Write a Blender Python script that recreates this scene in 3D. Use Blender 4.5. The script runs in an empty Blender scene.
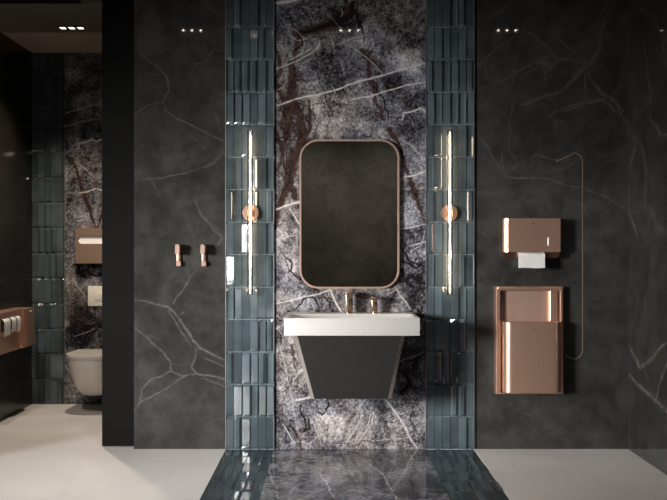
import bpy, bmesh, math, random
import numpy as np
from mathutils import Vector, Matrix

random.seed(7)
rng = np.random.default_rng(11)
C = bpy.context.scene.collection
sc = bpy.context.scene
PI = math.pi

# ------------------------------------------------------------------ the place, in metres
F = 938.0            # focal length in pixels
VX, VY = 331.0, 248.0
H = 1.2
D = 5.6              # main back wall
D2 = 7.213           # back wall of the toilet stall
CEIL = 2.70
XL, XR = -2.296, 1.773
YF = -1.5
K = F / D


def P(x, y, d):
    return Vector(((x - VX) * d / F, d, H - (y - VY) * d / F))


def wx(x, d=D): return (x - VX) * d / F
def wz(y, d=D): return H - (y - VY) * d / F


# ------------------------------------------------------------------ node helpers
def new_mat(name):
    m = bpy.data.materials.new(name)
    m.use_nodes = True
    nt = m.node_tree
    return m, nt, nt.nodes['Principled BSDF']


def simple(name, col, rough=0.5, metal=0.0, noise=0.0, nscale=20.0, spec=0.5, coat=0.0, bump=0.0):
    m, nt, b = new_mat(name)
    b.inputs['Roughness'].default_value = rough
    b.inputs['Metallic'].default_value = metal
    b.inputs['Specular IOR Level'].default_value = spec
    b.inputs['Coat Weight'].default_value = coat
    b.inputs['Coat Roughness'].default_value = 0.05
    tc = nt.nodes.new('ShaderNodeTexCoord')
    n = nt.nodes.new('ShaderNodeTexNoise')
    n.inputs['Scale'].default_value = nscale
    n.inputs['Detail'].default_value = 6
    nt.links.new(tc.outputs['Object'], n.inputs['Vector'])
    mr = nt.nodes.new('ShaderNodeMapRange')
    mr.inputs['From Min'].default_value = 0.3
    mr.inputs['From Max'].default_value = 0.7
    mr.inputs['To Min'].default_value = 1 - noise
    mr.inputs['To Max'].default_value = 1 + noise
    nt.links.new(n.outputs['Fac'], mr.inputs['Value'])
    vm = nt.nodes.new('ShaderNodeVectorMath'); vm.operation = 'SCALE'
    vm.inputs[0].default_value = col[:3]
    nt.links.new(mr.outputs['Result'], vm.inputs['Scale'])
    nt.links.new(vm.outputs['Vector'], b.inputs['Base Color'])
    if bump:
        bp = nt.nodes.new('ShaderNodeBump')
        bp.inputs['Strength'].default_value = bump
        bp.inputs['Distance'].default_value = 0.002
        nt.links.new(n.outputs['Fac'], bp.inputs['Height'])
        nt.links.new(bp.outputs['Normal'], b.inputs['Normal'])
    return m


def emit(name, col, s):
    m, nt, b = new_mat(name)
    b.inputs['Base Color'].default_value = (0.8, 0.8, 0.8, 1)
    b.inputs['Emission Color'].default_value = (*col, 1)
    b.inputs['Emission Strength'].default_value = s
    return m


class G:
    """tiny wrapper that keeps node code short"""
    def __init__(s, nt): s.nt = nt; s.tc = nt.nodes.new('ShaderNodeTexCoord').outputs['Object']
    def link(s, a, b): s.nt.links.new(a, b)
    def val(s, inp, v):
        if hasattr(v, 'is_output') or isinstance(v, bpy.types.NodeSocket): s.link(v, inp)
        else: inp.default_value = v
    def noise(s, scale, detail=6, rough=0.55, dist=0.0, off=(0, 0, 0), vec=None, lac=2.0):
        mp = s.nt.nodes.new('ShaderNodeMapping'); mp.inputs['Location'].default_value = off
        s.link(vec or s.tc, mp.inputs['Vector'])
        n = s.nt.nodes.new('ShaderNodeTexNoise')
        n.inputs['Scale'].default_value = scale; n.inputs['Detail'].default_value = detail
        n.inputs['Roughness'].default_value = rough; n.inputs['Distortion'].default_value = dist
        n.inputs['Lacunarity'].default_value = lac
        s.link(mp.outputs['Vector'], n.inputs['Vector'])
        return n.outputs['Fac'], n.outputs['Color']
    def mrange(s, v, a, b, c=0.0, d=1.0, smooth=True):
        n = s.nt.nodes.new('ShaderNodeMapRange')
        if smooth: n.interpolation_type = 'SMOOTHSTEP'
        s.link(v, n.inputs['Value'])
        for k, q in zip(('From Min', 'From Max', 'To Min', 'To Max'), (a, b, c, d)): n.inputs[k].default_value = q
        return n.outputs['Result']
    def math(s, op, a, b=0.0):
        n = s.nt.nodes.new('ShaderNodeMath'); n.operation = op
        s.val(n.inputs[0], a); s.val(n.inputs[1], b)
        return n.outputs[0]
    def mix(s, f, a, b, typ='MIX'):
        n = s.nt.nodes.new('ShaderNodeMix'); n.data_type = 'RGBA'; n.blend_type = typ
        s.val(n.inputs[0], f)
        s.val(n.inputs[6], a if not isinstance(a, tuple) else (*a, 1)); s.val(n.inputs[7], b if not isinstance(b, tuple) else (*b, 1))
        return n.outputs[2]
    def vor(s, scale, feature='DISTANCE_TO_EDGE', vec=None):
        n = s.nt.nodes.new('ShaderNodeTexVoronoi'); n.feature = feature
        n.inputs['Scale'].default_value = scale
        s.link(vec or s.tc, n.inputs['Vector'])
        return n.outputs['Distance']
    def warp(s, amount, scale, base=None):
        _, c = s.noise(scale, 4)
        sub = s.nt.nodes.new('ShaderNodeVectorMath'); sub.operation = 'SUBTRACT'
        s.link(c, sub.inputs[0]); sub.inputs[1].default_value = (.5, .5, .5)
        sca = s.nt.nodes.new('ShaderNodeVectorMath'); sca.operation = 'SCALE'
        s.link(sub.outputs[0], sca.inputs[0]); sca.inputs['Scale'].default_value = amount
        ad = s.nt.nodes.new('ShaderNodeVectorMath'); ad.operation = 'ADD'
        s.link(base or s.tc, ad.inputs[0]); s.link(sca.outputs[0], ad.inputs[1])
        return ad.outputs[0]
    def attr(s, name):
        n = s.nt.nodes.new('ShaderNodeAttribute'); n.attribute_name = name
        return n
    def sep(s, c):
        n = s.nt.nodes.new('ShaderNodeSeparateColor'); s.link(c, n.inputs[0]); return n.outputs


# ------------------------------------------------------------------ materials
def mat_dark_marble(name, rough=0.045, base=(0.0305, 0.0295, 0.0275), vein=(0.15, 0.137, 0.122)):
    m, nt, b = new_mat(name); g = G(nt)
    f1, _ = g.noise(1.6, 8, 0.6, 0.6)
    f2, _ = g.noise(9, 8, 0.65, 0.3, (3, 1, 7))
    t = g.math('ADD', g.math('MULTIPLY', g.mrange(f1, .3, .7, .72, 1.28), g.mrange(f2, .3, .7, .72, 1.28)), 0.0)
    vm = nt.nodes.new('ShaderNodeVectorMath'); vm.operation = 'SCALE'
    vm.inputs[0].default_value = base
    g.link(t, vm.inputs['Scale'])
    a = g.attr('veins'); s = g.sep(a.outputs['Color'])
    f3, _ = g.noise(14, 5, 0.6, 0.0, (9, 2, 4))
    vm2 = g.math('MULTIPLY', s[0], g.mrange(f3, .3, .62, .35, 1.0))
    c = g.mix(vm2, vm.outputs[0], vein)
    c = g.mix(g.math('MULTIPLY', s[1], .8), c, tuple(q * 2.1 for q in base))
    # hair-fine natural veining
    w = g.warp(.5, 2.0)
    e = g.vor(1.7, vec=w)
    hair = g.mrange(e, 0.0, 0.006, 1.0, 0.0)
    keep, _ = g.noise(1.3, 3, .5, 0, (5, 5, 5))
    hair = g.math('MULTIPLY', hair, g.mrange(keep, .5, .66, 0, .22))
    c = g.mix(hair, c, vein)
    g.link(c, b.inputs['Base Color'])
    b.inputs['Roughness'].default_value = rough
    b.inputs['Specular IOR Level'].default_value = 0.5
    return m


def mat_marble(name, rough=0.045):
    m, nt, b = new_mat(name); g = G(nt)
    w = g.warp(.12, 4.5)
    f1, _ = g.noise(4.5, 12, 0.72, 0.5, (1, 2, 3), vec=w)
    f2, _ = g.noise(22, 12, 0.82, 0.3, (4, 2, 0))
    f3, _ = g.noise(62, 6, 0.85, 0.0, (0, 7, 0))
    hue, _ = g.noise(2.3, 8, 0.7, 0.4, (7, 1, 2))
    tone = g.attr('tone').outputs['Fac']
    shard = nt.nodes.new('ShaderNodeTexVoronoi'); shard.inputs['Scale'].default_value = 8
    mpv = nt.nodes.new('ShaderNodeMapping'); mpv.inputs['Rotation'].default_value = (.3, .7, .2); mpv.inputs['Scale'].default_value = (1.5, 1, .7)
    g.link(g.warp(.10, 7), mpv.inputs['Vector']); g.link(mpv.outputs[0], shard.inputs['Vector'])
    cell = g.sep(shard.outputs['Color'])[0]
    def c0(f, k): return g.math('MULTIPLY', g.math('SUBTRACT', f, .5), k)
    v = g.math('ADD', c0(f1, 1.30), c0(f2, .95))
    v = g.math('ADD', g.math('ADD', v, c0(cell, .12)), c0(f3, 1.45))
    v = g.math('ADD', g.math('ADD', v, .50), g.math('MULTIPLY', tone, .42))
    ramp = nt.nodes.new('ShaderNodeValToRGB')
    el = ramp.color_ramp.elements
    el[0].position = .22; el[0].color = (.012, .010, .011, 1)
    el[1].position = .95; el[1].color = (.66, .64, .63, 1)
    for p, c in ((.36, (.045, .041, .044, 1)), (.46, (.105, .100, .105, 1)), (.57, (.19, .183, .187, 1)), (.72, (.34, .33, .33, 1))):
        e = el.new(p); e.color = c
    g.link(v, ramp.inputs[0])
    c = ramp.outputs[0]
    hueattr = g.attr('hue').outputs['Fac']
    hh = g.math('ADD', hue, g.math('MULTIPLY', hueattr, .30))
    tint = g.mix(g.mrange(hh, .36, .66), (.91, .94, 1.07), (1.04, .975, .94))
    c = g.mix(1.0, c, tint, 'MULTIPLY')
    e1 = g.vor(5.5, vec=g.warp(.16, 5)); e2 = g.vor(13, vec=g.warp(.05, 12))
    k1, _ = g.noise(2.9, 3, .5, 0, (2, 8, 1)); k2, _ = g.noise(3.7, 3, .5, 0, (6, 3, 1))
    cr = g.math('MULTIPLY', g.mrange(e1, 0, .022, 1, 0), g.mrange(k1, .48, .6, 0, .8))
    c = g.mix(cr, c, (.020, .014, .014))
    wr = g.math('MULTIPLY', g.mrange(e2, 0, .035, 1, 0), g.mrange(k2, .50, .62, 0, .45))
    c = g.mix(wr, c, (.024, .017, .018))
    a = g.attr('veins'); s = g.sep(a.outputs['Color'])
    f4, _ = g.noise(34, 8, .8, 0, (1, 9, 9))
    br = g.mix(g.mrange(f4, .40, .66), (.022, .011, .009), (.085, .046, .037))
    c = g.mix(g.math('MULTIPLY', g.mrange(g.math('ADD', s[1], c0(f2, 1.2)), .12, .55), .92), c, br)
    c = g.mix(g.mrange(g.math('ADD', s[2], c0(f2, 1.0)), .25, .7, 0, .92), c, (.012, .009, .009))
    c = g.mix(g.math('MULTIPLY', s[0], g.mrange(f4, .3, .5, .6, 1)), c, (.74, .70, .67))
    c = g.mix(1.0, c, (.80, .80, .80), 'MULTIPLY')
    g.link(c, b.inputs['Base Color'])
    b.inputs['Roughness'].default_value = rough
    return m


def mat_concrete():
    m, nt, b = new_mat('pale_microcement'); g = G(nt)
    f1, _ = g.noise(1.3, 8, .6, .4)
    f2, _ = g.noise(24, 8, .7)
    c = g.mix(g.mrange(f1, .3, .7), (.48, .463, .447), (.58, .562, .545))
    c = g.mix(g.mrange(f2, .35, .7, 0, .25), c, (.64, .61, .58))
    w = g.warp(.05, 14)
    d = g.vor(16, 'F1', vec=w)
    k, _ = g.noise(4.0, 4, .6, 0, (3, 3, 3))
    pit = g.math('MULTIPLY', g.mrange(d, 0.05, .13, 1, 0), g.mrange(k, .52, .60, 0, .45))
    c = g.mix(pit, c, (.13, .12, .11))
    g.link(c, b.inputs['Base Color'])
    b.inputs['Roughness'].default_value = .42
    return m


def mat_tile(name, rough=0.10, dim=1.0):
    m, nt, b = new_mat(name); g = G(nt)
    f1, _ = g.noise(6, 6, .6)
    a = g.attr('tilevar').outputs['Fac']
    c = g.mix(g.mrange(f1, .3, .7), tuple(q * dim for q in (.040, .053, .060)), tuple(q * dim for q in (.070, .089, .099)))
    vm = nt.nodes.new('ShaderNodeVectorMath'); vm.operation = 'SCALE'
    g.link(c, vm.inputs[0]); g.link(a, vm.inputs['Scale'])
    g.link(vm.outputs[0], b.inputs['Base Color'])
    f2, _ = g.noise(11, 3, .5)
    bp = nt.nodes.new('ShaderNodeBump'); bp.inputs['Strength'].default_value = .25; bp.inputs['Distance'].default_value = .004
    g.link(f2, bp.inputs['Height']); g.link(bp.outputs[0], b.inputs['Normal'])
    b.inputs['Roughness'].default_value = rough
    b.inputs['Specular IOR Level'].default_value = .65
    return m


def mat_brushed(name, col, rough=.3):
    m, nt, b = new_mat(name); g = G(nt)
    mp = nt.nodes.new('ShaderNodeMapping'); mp.inputs['Scale'].default_value = (260, 260, 3)
    g.link(g.tc, mp.inputs['Vector'])
    n = nt.nodes.new('ShaderNodeTexNoise'); n.inputs['Scale'].default_value = 1; n.inputs['Detail'].default_value = 3
    g.link(mp.outputs[0], n.inputs['Vector'])
    g.link(g.mrange(n.outputs['Fac'], .3, .7, rough * .93, rough * 1.07), b.inputs['Roughness'])
    g.link(g.mix(g.mrange(n.outputs['Fac'], .3, .7), tuple(q * .985 for q in col), tuple(min(1, q * 1.015) for q in col)), b.inputs['Base Color'])
    b.inputs['Metallic'].default_value = .82
    return m


def mat_terrazzo():
    m, nt, b = new_mat('white_terrazzo'); g = G(nt)
    d = g.vor(115, 'F1')
    _, colr = g.noise(300, 0)
    k, _ = g.noise(90, 2, .5)
    sp = g.math('MULTIPLY', g.mrange(d, .12, .32, 1, 0), g.mrange(k, .5, .62, 0, .6))
    c = g.mix(sp, (.37, .357, .343), (.11, .10, .085))
    d2 = g.vor(95, 'F1')
    k2, _ = g.noise(50, 2, .5, 0, (4, 4, 4))
    c = g.mix(g.math('MULTIPLY', g.mrange(d2, .1, .28, 1, 0), g.mrange(k2, .55, .65, 0, .5)), c, (.31, .26, .21))
    g.link(c, b.inputs['Base Color']); b.inputs['Roughness'].default_value = .38
    return m


def mat_glass(name):
    m, nt, b = new_mat(name)
    out = nt.nodes['Material Output']
    tr = nt.nodes.new('ShaderNodeBsdfTransparent'); tr.inputs[0].default_value = (.985, .985, .98, 1)
    gl = nt.nodes.new('ShaderNodeBsdfGlossy'); gl.inputs['Roughness'].default_value = .03
    fr = nt.nodes.new('ShaderNodeFresnel'); fr.inputs[0].default_value = 1.45
    mx = nt.nodes.new('ShaderNodeMixShader')
    nt.links.new(fr.outputs[0], mx.inputs[0]); nt.links.new(tr.outputs[0], mx.inputs[1]); nt.links.new(gl.outputs[0], mx.inputs[2])
    nt.links.new(mx.outputs[0], out.inputs['Surface'])
    nt.nodes.remove(b)
    return m


M = {}
M['dark'] = mat_dark_marble('dark_marble')
M['opp'] = mat_dark_marble('brown_marble', .55, (.062, .058, .051), (.13, .12, .10))
M['marble'] = mat_marble('breccia_marble')
M['floor_marble'] = mat_marble('breccia_marble_floor', .10)
M['concrete'] = mat_concrete()
M['tile'] = mat_tile('teal_glaze', .09)
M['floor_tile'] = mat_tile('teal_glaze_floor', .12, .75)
M['grout'] = simple('grey_grout', (.24, .28, .29), .7, noise=.1)
M['copper'] = mat_brushed('brushed_copper', (.61, .38, .28), .34)
M['copper_face'] = mat_brushed('satin_copper', (.62, .41, .325), .45)
M['copper_dark'] = simple('dark_copper', (.36, .21, .15), .35, 1.0, .05)
M['peg'] = simple('copper_peg', (.32, .215, .17), .45, .6, .03)
M['bronze'] = simple('brushed_bronze', (.50, .36, .26), .25, 1.0, .05)
M['steel'] = simple('satin_edge_metal', (.45, .47, .48), .35, 1.0, .03)
M['black'] = simple('black_lacquer', (.0035, .0032, .003), .6, 0, .15, 4, spec=.06)
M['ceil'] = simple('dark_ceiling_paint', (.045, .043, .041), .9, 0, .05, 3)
M['ceil_stall'] = simple('taupe_ceiling', (.105, .088, .072), .9, 0, .08, 3)
M['ceil_pale'] = simple('pale_taupe_ceiling', (.29, .235, .19), .9, 0, .05, 3)  # step in tone across the stall ceiling is put into the board colours
M['cabinet'] = simple('charcoal_matt_lacquer', (.0105, .0098, .009), .5, 0, .06, 8, spec=.25)
M['edge'] = simple('grey_satin_edge', (.60, .57, .54), .25, .9, .04, 8)
M['terrazzo'] = mat_terrazzo()
M['paper'] = simple('white_paper', (.90, .89, .87), .85, 0, .03, 30, bump=.2)
M['ceramic'] = simple('white_ceramic', (.70, .665, .62), .18, 0, .01, 5, coat=.3)
M['plastic'] = simple('ivory_plastic', (.70, .67, .60), .35, 0, .01)
M['glass'] = mat_glass('clear_glass')
M['led'] = emit('warm_led', (1.0, .79, .57), 1.5)
M['bulb'] = emit('downlight_led', (1.0, .90, .76), 60.0)
M['stallbulb'] = emit('stall_downlight_led', (1.0, .86, .66), 1.7)
M['opening_shade'] = simple('black_opening_shade', (.004, .004, .004), .8)
mm, nt_, b_ = new_mat('tinted_mirror')
b_.inputs['Metallic'].default_value = 1; b_.inputs['Roughness'].default_value = .015
g_ = G(nt_)
fa_, _ = g_.noise(2, 2)
g_.link(g_.mix(fa_, (.74, .69, .60), (.77, .72, .63)), b_.inputs['Base Color'])
M['mirror'] = mm


# ------------------------------------------------------------------ object helpers
def link(o, parent=None):
    C.objects.link(o)
    if parent: o.parent = parent
    return o


def mesh_obj(name, bm, mat, parent=None, smooth=False, angle=35):
    me = bpy.data.meshes.new(name)
    bmesh.ops.recalc_face_normals(bm, faces=bm.faces)
    bm.to_mesh(me); bm.free()
    for mt in (mat if isinstance(mat, (list, tuple)) else [mat]): me.materials.append(mt)
    if smooth:
        for p in me.polygons: p.use_smooth = True
        me.set_sharp_from_angle(angle=math.radians(angle))
    o = bpy.data.objects.new(name, me)
    return link(o, parent)


def thing(name, label, cat, loc, group=None):
    o = bpy.data.objects.new(name, None); C.objects.link(o)
    o.location = loc; o['label'] = label; o['category'] = cat
    if group: o['group'] = group
    o.empty_display_size = .05
    return o


def tag(o, label, cat, group=None):
    o['label'] = label; o['category'] = cat
    if group: o['group'] = group
    return o


def struct(o):
    o['kind'] = 'structure'; return o


def box(bm, x0, x1, y0, y1, z0, z1, bev=0.0, seg=2, mi=0):
    vs = [bm.verts.new((x, y, z)) for z in (z0, z1) for y in (y0, y1) for x in (x0, x1)]
    idx = [(0, 2, 3, 1), (4, 5, 7, 6), (0, 1, 5, 4), (2, 6, 7, 3), (0, 4, 6, 2), (1, 3, 7, 5)]
    fs = [bm.faces.new([vs[i] for i in q]) for q in idx]
    for f in fs: f.material_index = mi
    if bev:
        es = set(e for f in fs for e in f.edges)
        bmesh.ops.bevel(bm, geom=list(es), offset=bev, segments=seg, profile=.5, affect='EDGES')


def prism(bm, pts, a0, a1, axis='Y', mi=0):
    """closed outline pts extruded along an axis (pts are the two other coordinates, in order)"""
    def mk(p, a):
        return {'Y': (p[0], a, p[1]), 'Z': (p[0], p[1], a), 'X': (a, p[0], p[1])}[axis]
    A = [bm.verts.new(mk(p, a0)) for p in pts]; B = [bm.verts.new(mk(p, a1)) for p in pts]
    n = len(pts)
    fs = [bm.faces.new(A), bm.faces.new(B[::-1])]
    for i in range(n): fs.append(bm.faces.new((A[i], B[i], B[(i + 1) % n], A[(i + 1) % n])))
    for f in fs: f.material_index = mi
    return A, B


def rrect(x0, x1, z0, z1, r, n=8, rs=None):
    """rounded rectangle; rs = radii for bl, br, tr, tl"""
    rs = rs or (r, r, r, r)
    out = []
    for (cx, cz, a, q) in ((x0, z0, PI, 0), (x1, z0, 1.5 * PI, 1), (x1, z1, 0, 2), (x0, z1, .5 * PI, 3)):
        rr = rs[q]
        sx = 1 if cx == x0 else -1; sz = 1 if cz == z0 else -1
        if rr <= 0: out.append((cx, cz)); continue
        for i in range(n + 1):
            t = a + (PI / 2) * i / n
            out.append((cx + sx * rr + rr * math.cos(t), cz + sz * rr + rr * math.sin(t)))
    return out


def ring_prism(bm, outer, inner, a0, a1):
    n = len(outer)
    L = [[bm.verts.new((p[0], a, p[1])) for p in s] for s, a in ((outer, a0), (inner, a0), (inner, a1), (outer, a1))]
    for i in range(n):
        j = (i + 1) % n
        for k in range(4):
            q = (k + 1) % 4
            bm.faces.new((L[k][i], L[k][j], L[q][j], L[q][i]))


def lathe(bm, prof, cx, cy, z_axis=True, n=24, cz=0, axis='Z', caps=True):
    rings = []
    for r, a in prof:
        ring = []
        for i in range(n):
            t = 2 * PI * i / n
            u, v = r * math.cos(t), r * math.sin(t)
            ring.append(bm.verts.new({'Z': (cx + u, cy + v, a), 'Y': (cx + u, a, cz + v)}[axis]))
        rings.append(ring)
    for a, b in zip(rings, rings[1:]):
        for i in range(n): bm.faces.new((a[i], a[(i + 1) % n], b[(i + 1) % n], b[i]))
    if caps:
        bm.faces.new(rings[0]); bm.faces.new(rings[-1])


# ------------------------------------------------------------------ vein fields
def jag(pts, amp=.10, depth=3):
    pts = [np.array(p, float) for p in pts]
    for _ in range(depth):
        out = [pts[0]]
        for a, b in zip(pts, pts[1:]):
            d = b - a; L = np.hypot(*d)
            m = (a + b) / 2
            if L > 1e-6: m = m + np.array([-d[1], d[0]]) * rng.normal(0, amp * .55)
            out += [m, b]
        pts = out
    return pts


class Field:
    def __init__(s): s.lines = []; s.blobs = []
    def add(s, pts, w, st=1.0, ch=0, amp=.10, taper=True, halo=0.0, depth=3):
        s.lines.append((jag(pts, amp, depth), w, st, ch, taper, halo))
    def blob(s, x, y, rx, ry, st, ch): s.blobs.append((x, y, rx, ry, st, ch))
    def eval(s, X, Y):
        out = np.zeros((5, X.size))
        for pts, w, st, ch, taper, halo in s.lines:
            n = len(pts) - 1
            for i, (a, b) in enumerate(zip(pts, pts[1:])):
                reach = max(w * 1.2, halo) * 1.2
                sel = np.nonzero((X > min(a[0], b[0]) - reach) & (X < max(a[0], b[0]) + reach) &
                                 (Y > min(a[1], b[1]) - reach) & (Y < max(a[1], b[1]) + reach))[0]
                if sel.size == 0: continue
                d = b - a; L2 = d @ d + 1e-12
                px, py = X[sel] - a[0], Y[sel] - a[1]
                t = np.clip((px * d[0] + py * d[1]) / L2, 0, 1)
                dist = np.hypot(px - t * d[0], py - t * d[1])
                u = (i + .5) / n
                ww = w * (1 - (.55 * abs(2 * u - 1) ** 3 if taper else 0)) * (1 + .35 * math.sin(i * 1.7 + w * 999))
                v = st * np.clip(1.25 - dist / (ww * .75), 0, 1)
                if halo: v = np.maximum(v, st * .28 * np.clip(1 - dist / halo, 0, 1) ** 2)
                out[ch, sel] = np.maximum(out[ch, sel], v)
        for x, y, rx, ry, st, ch in s.blobs:
            q = ((X - x) / rx) ** 2 + ((Y - y) / ry) ** 2
            v = st * np.clip(1.3 - q, 0, 1)
            if ch >= 3: out[ch] += v
            else: out[ch] = np.maximum(out[ch], v)
        return out


def grid_panel(name, org, U, V, lu, lv, step, thick, fieldfn, mat, parent=None):
    """finely divided panel: org + u*U + v*V, thick along -normal"""
    nu, nv = max(2, int(lu / step)), max(2, int(lv / step))
    us = np.linspace(0, lu, nu + 1); vs = np.linspace(0, lv, nv + 1)
    gu, gv = np.meshgrid(us, vs)
    U = np.array(U, float); V = np.array(V, float); org = np.array(org, float); N = np.cross(U, V)
    co = org + gu.reshape(-1, 1) * U + gv.reshape(-1, 1) * V
    n = co.shape[0]
    back = np.array([org - N * thick, org + U * lu - N * thick, org + U * lu + V * lv - N * thick, org + V * lv - N * thick])
    allco = np.vstack([co, back])
    i = np.arange(nu)[None, :] + np.arange(nv)[:, None] * (nu + 1)
    q = np.stack([i, i + 1, i + nu + 2, i + nu + 1], -1).reshape(-1, 4)
    faces = q.tolist()
    bl, br, tr, tl = n, n + 1, n + 2, n + 3
    faces.append([bl, tl, tr, br])
    bot = list(range(nu, -1, -1)); top = [nv * (nu + 1) + k for k in range(nu + 1)]
    left = [k * (nu + 1) for k in range(nv + 1)]; right = [k * (nu + 1) + nu for k in range(nv, -1, -1)]
    faces.append(bot + [bl, br]); faces.append(top + [tr, tl]); faces.append(left + [tl, bl]); faces.append(right + [br, tr])
    me = bpy.data.meshes.new(name)
    me.from_pydata(allco.tolist(), [], faces)
    f = fieldfn(allco)
    ca = me.color_attributes.new('veins', 'FLOAT_COLOR', 'POINT')
    arr = np.ones((len(allco), 4), np.float32); arr[:, :3] = f[:3].T
    ca.data.foreach_set('color', arr.ravel())
    for k, nm in ((3, 'tone'), (4, 'hue')):
        at = me.attributes.new(nm, 'FLOAT', 'POINT'); at.data.foreach_set('value', f[k].astype(np.float32))
    me.materials.append(mat)
    o = bpy.data.objects.new(name, me)
    return link(o, parent)


def L(*xy):            # pixels on the main back wall -> metres
    return [(wx(x), wz(y)) for x, y in xy]


px = 1 / K
dk = Field()           # dark panels on the back wall
for pts, w, s in (
    (((140, 54), (152, 63), (166, 75), (169, 90), (163, 102), (148, 105), (134, 115)), 1.1, .6),
    (((163, 102), (166, 111), (187, 123), (205, 132), (224, 141)), 1.1, .6),
    (((215, 114), (220, 132)), 1.2, .35), (((190, 135), (205, 150)), .9, .4),
    (((202, 0), (210, 9), (223, 16)), 1.3, .5), (((167, 48), (160, 54), (152, 60)), 1, .3),
    (((223, 150), (211, 165), (190, 172), (163, 178), (136, 181)), 1.0, .55),
    (((224, 152), (216, 160), (205, 168)), 2.2, .30),
    (((194, 198), (202, 216), (214, 231), (222, 238), (215, 247)), 1.2, .6),
    (((202, 216), (212, 224), (224, 239)), 1.6, .35),
    (((197, 270), (184, 288), (175, 299)), 1.0, .7),
    (((142, 165), (152, 180), (161, 198)), .9, .3), (((158, 237), (170, 231)), .8, .35),
    (((134, 300), (154, 304), (168, 307), (178, 317), (189, 333), (199, 347), (213, 355), (226, 361)), 1.5, .95),
    (((168, 311), (179, 328), (191, 346)), 1.0, .8),
    (((184, 290), (176, 298), (173, 304)), 1.0, .8), (((178, 315), (184, 312)), 1.0, .8),
    (((196, 349), (191, 367), (197, 374), (212, 376), (226, 379)), 1.1, .95),
    (((134, 327), (149, 339), (163, 352), (171, 363), (171, 371), (149, 381), (142, 389), (140, 402), (134, 412)), 1.0, .85),
    (((171, 371), (181, 376), (197, 374)), 1.0, .7),
    (((136, 406), (144, 400), (162, 391), (181, 378), (190, 374)), 1.0, .75),
    (((203, 357), (214, 362), (226, 368)), .9, .7), (((202, 378), (214, 382), (226, 387)), .9, .6),
    (((192, 363), (181, 365), (171, 364)), .9, .4),
    # right panel
    (((517, 0), (501, 12), (483, 21)), 2.0, .38), (((523, 25), (540, 16), (553, 5)), 1.2, .3),
    (((523, 30), (535, 36), (548, 48), (558, 60)), 1.7, .45), (((548, 28), (561, 41), (572, 50), (590, 63)), 1.3, .35),
    (((515, 36), (496, 49), (475, 69)), 1.1, .38), (((518, 53), (514, 65), (513, 83)), 1.6, .3),
    (((475, 92), (491, 84), (512, 75), (527, 67), (540, 61), (552, 54)), 1.5, .5),
    (((520, 78), (538, 66)), 1.1, .4), (((538, 62), (551, 65)), 4.0, .5), (((544, 54), (544, 75), (548, 90)), 1.3, .4),
    (((544, 75), (552, 66), (558, 60), (572, 60), (590, 63)), 1.8, .5),
    (((475, 112), (491, 99)), 1.0, .4), (((485, 57), (487, 80)), 1.3, .25), (((513, 104), (509, 130)), 2.0, .25),
    (((617, 0), (605, 18), (599, 39), (600, 48), (590, 63), (582, 70), (566, 87), (545, 96), (521, 105)), 2.8, .55),
    (((609, 0), (598, 22), (596, 39)), 1.5, .35),
    (((585, 72), (585, 102), (568, 107), (551, 114)), 1.5, .5), (((548, 117), (568, 110), (585, 103), (602, 99), (612, 108), (620, 118)), 1.5, .5),
    (((588, 72), (590, 78), (602, 94), (617, 103), (620, 113), (630, 128)), 1.8, .55),
    (((596, 0), (599, 21), (598, 32)), 1.2, .35), (((575, 47), (599, 38), (620, 30)), 1.3, .3), (((554, 22), (587, 15)), 1.1, .3),
    (((556, 115), (556, 135)), 1.1, .3), (((614, 102), (624, 112), (612, 112)), 1.2, .35),
    (((476, 133), (489, 149), (503, 171), (505, 176), (521, 178), (550, 179), (578, 187), (609, 199), (628, 210)), 1.1, .62),
    (((505, 175), (518, 163), (537, 155), (566, 160)), 1.1, .45), (((502, 152), (505, 172)), 1.4, .35),
    (((511, 130), (508, 150), (518, 163)), 1.2, .35), (((575, 200), (585, 207), (590, 218)), 1.2, .35),
    (((543, 175), (566, 168), (580, 158)), .9, .35), (((537, 155), (540, 145)), .9, .3), (((478, 229), (492, 242)), .9, .3),
    (((560, 368), (580, 366), (610, 376)), 1.4, .22), (((575, 295), (600, 300)), .9, .18), (((500, 400), (520, 412), (545, 418)), .9, .25),
    (((520, 262), (540, 275)), .9, .2),
):
    dk.add(L(*pts), w * px * (.62 if w < 1.5 else 1.0), s * (.85 if w < 1.5 else .6) * (.8 if pts[0][0] > 470 else 1), 0, .06, halo=w * px * 2.2)
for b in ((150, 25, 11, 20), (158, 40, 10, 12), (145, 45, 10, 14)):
    dk.blob(wx(b[0]), wz(b[1]), b[2] * px, b[3] * px, .55, 1)

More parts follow.
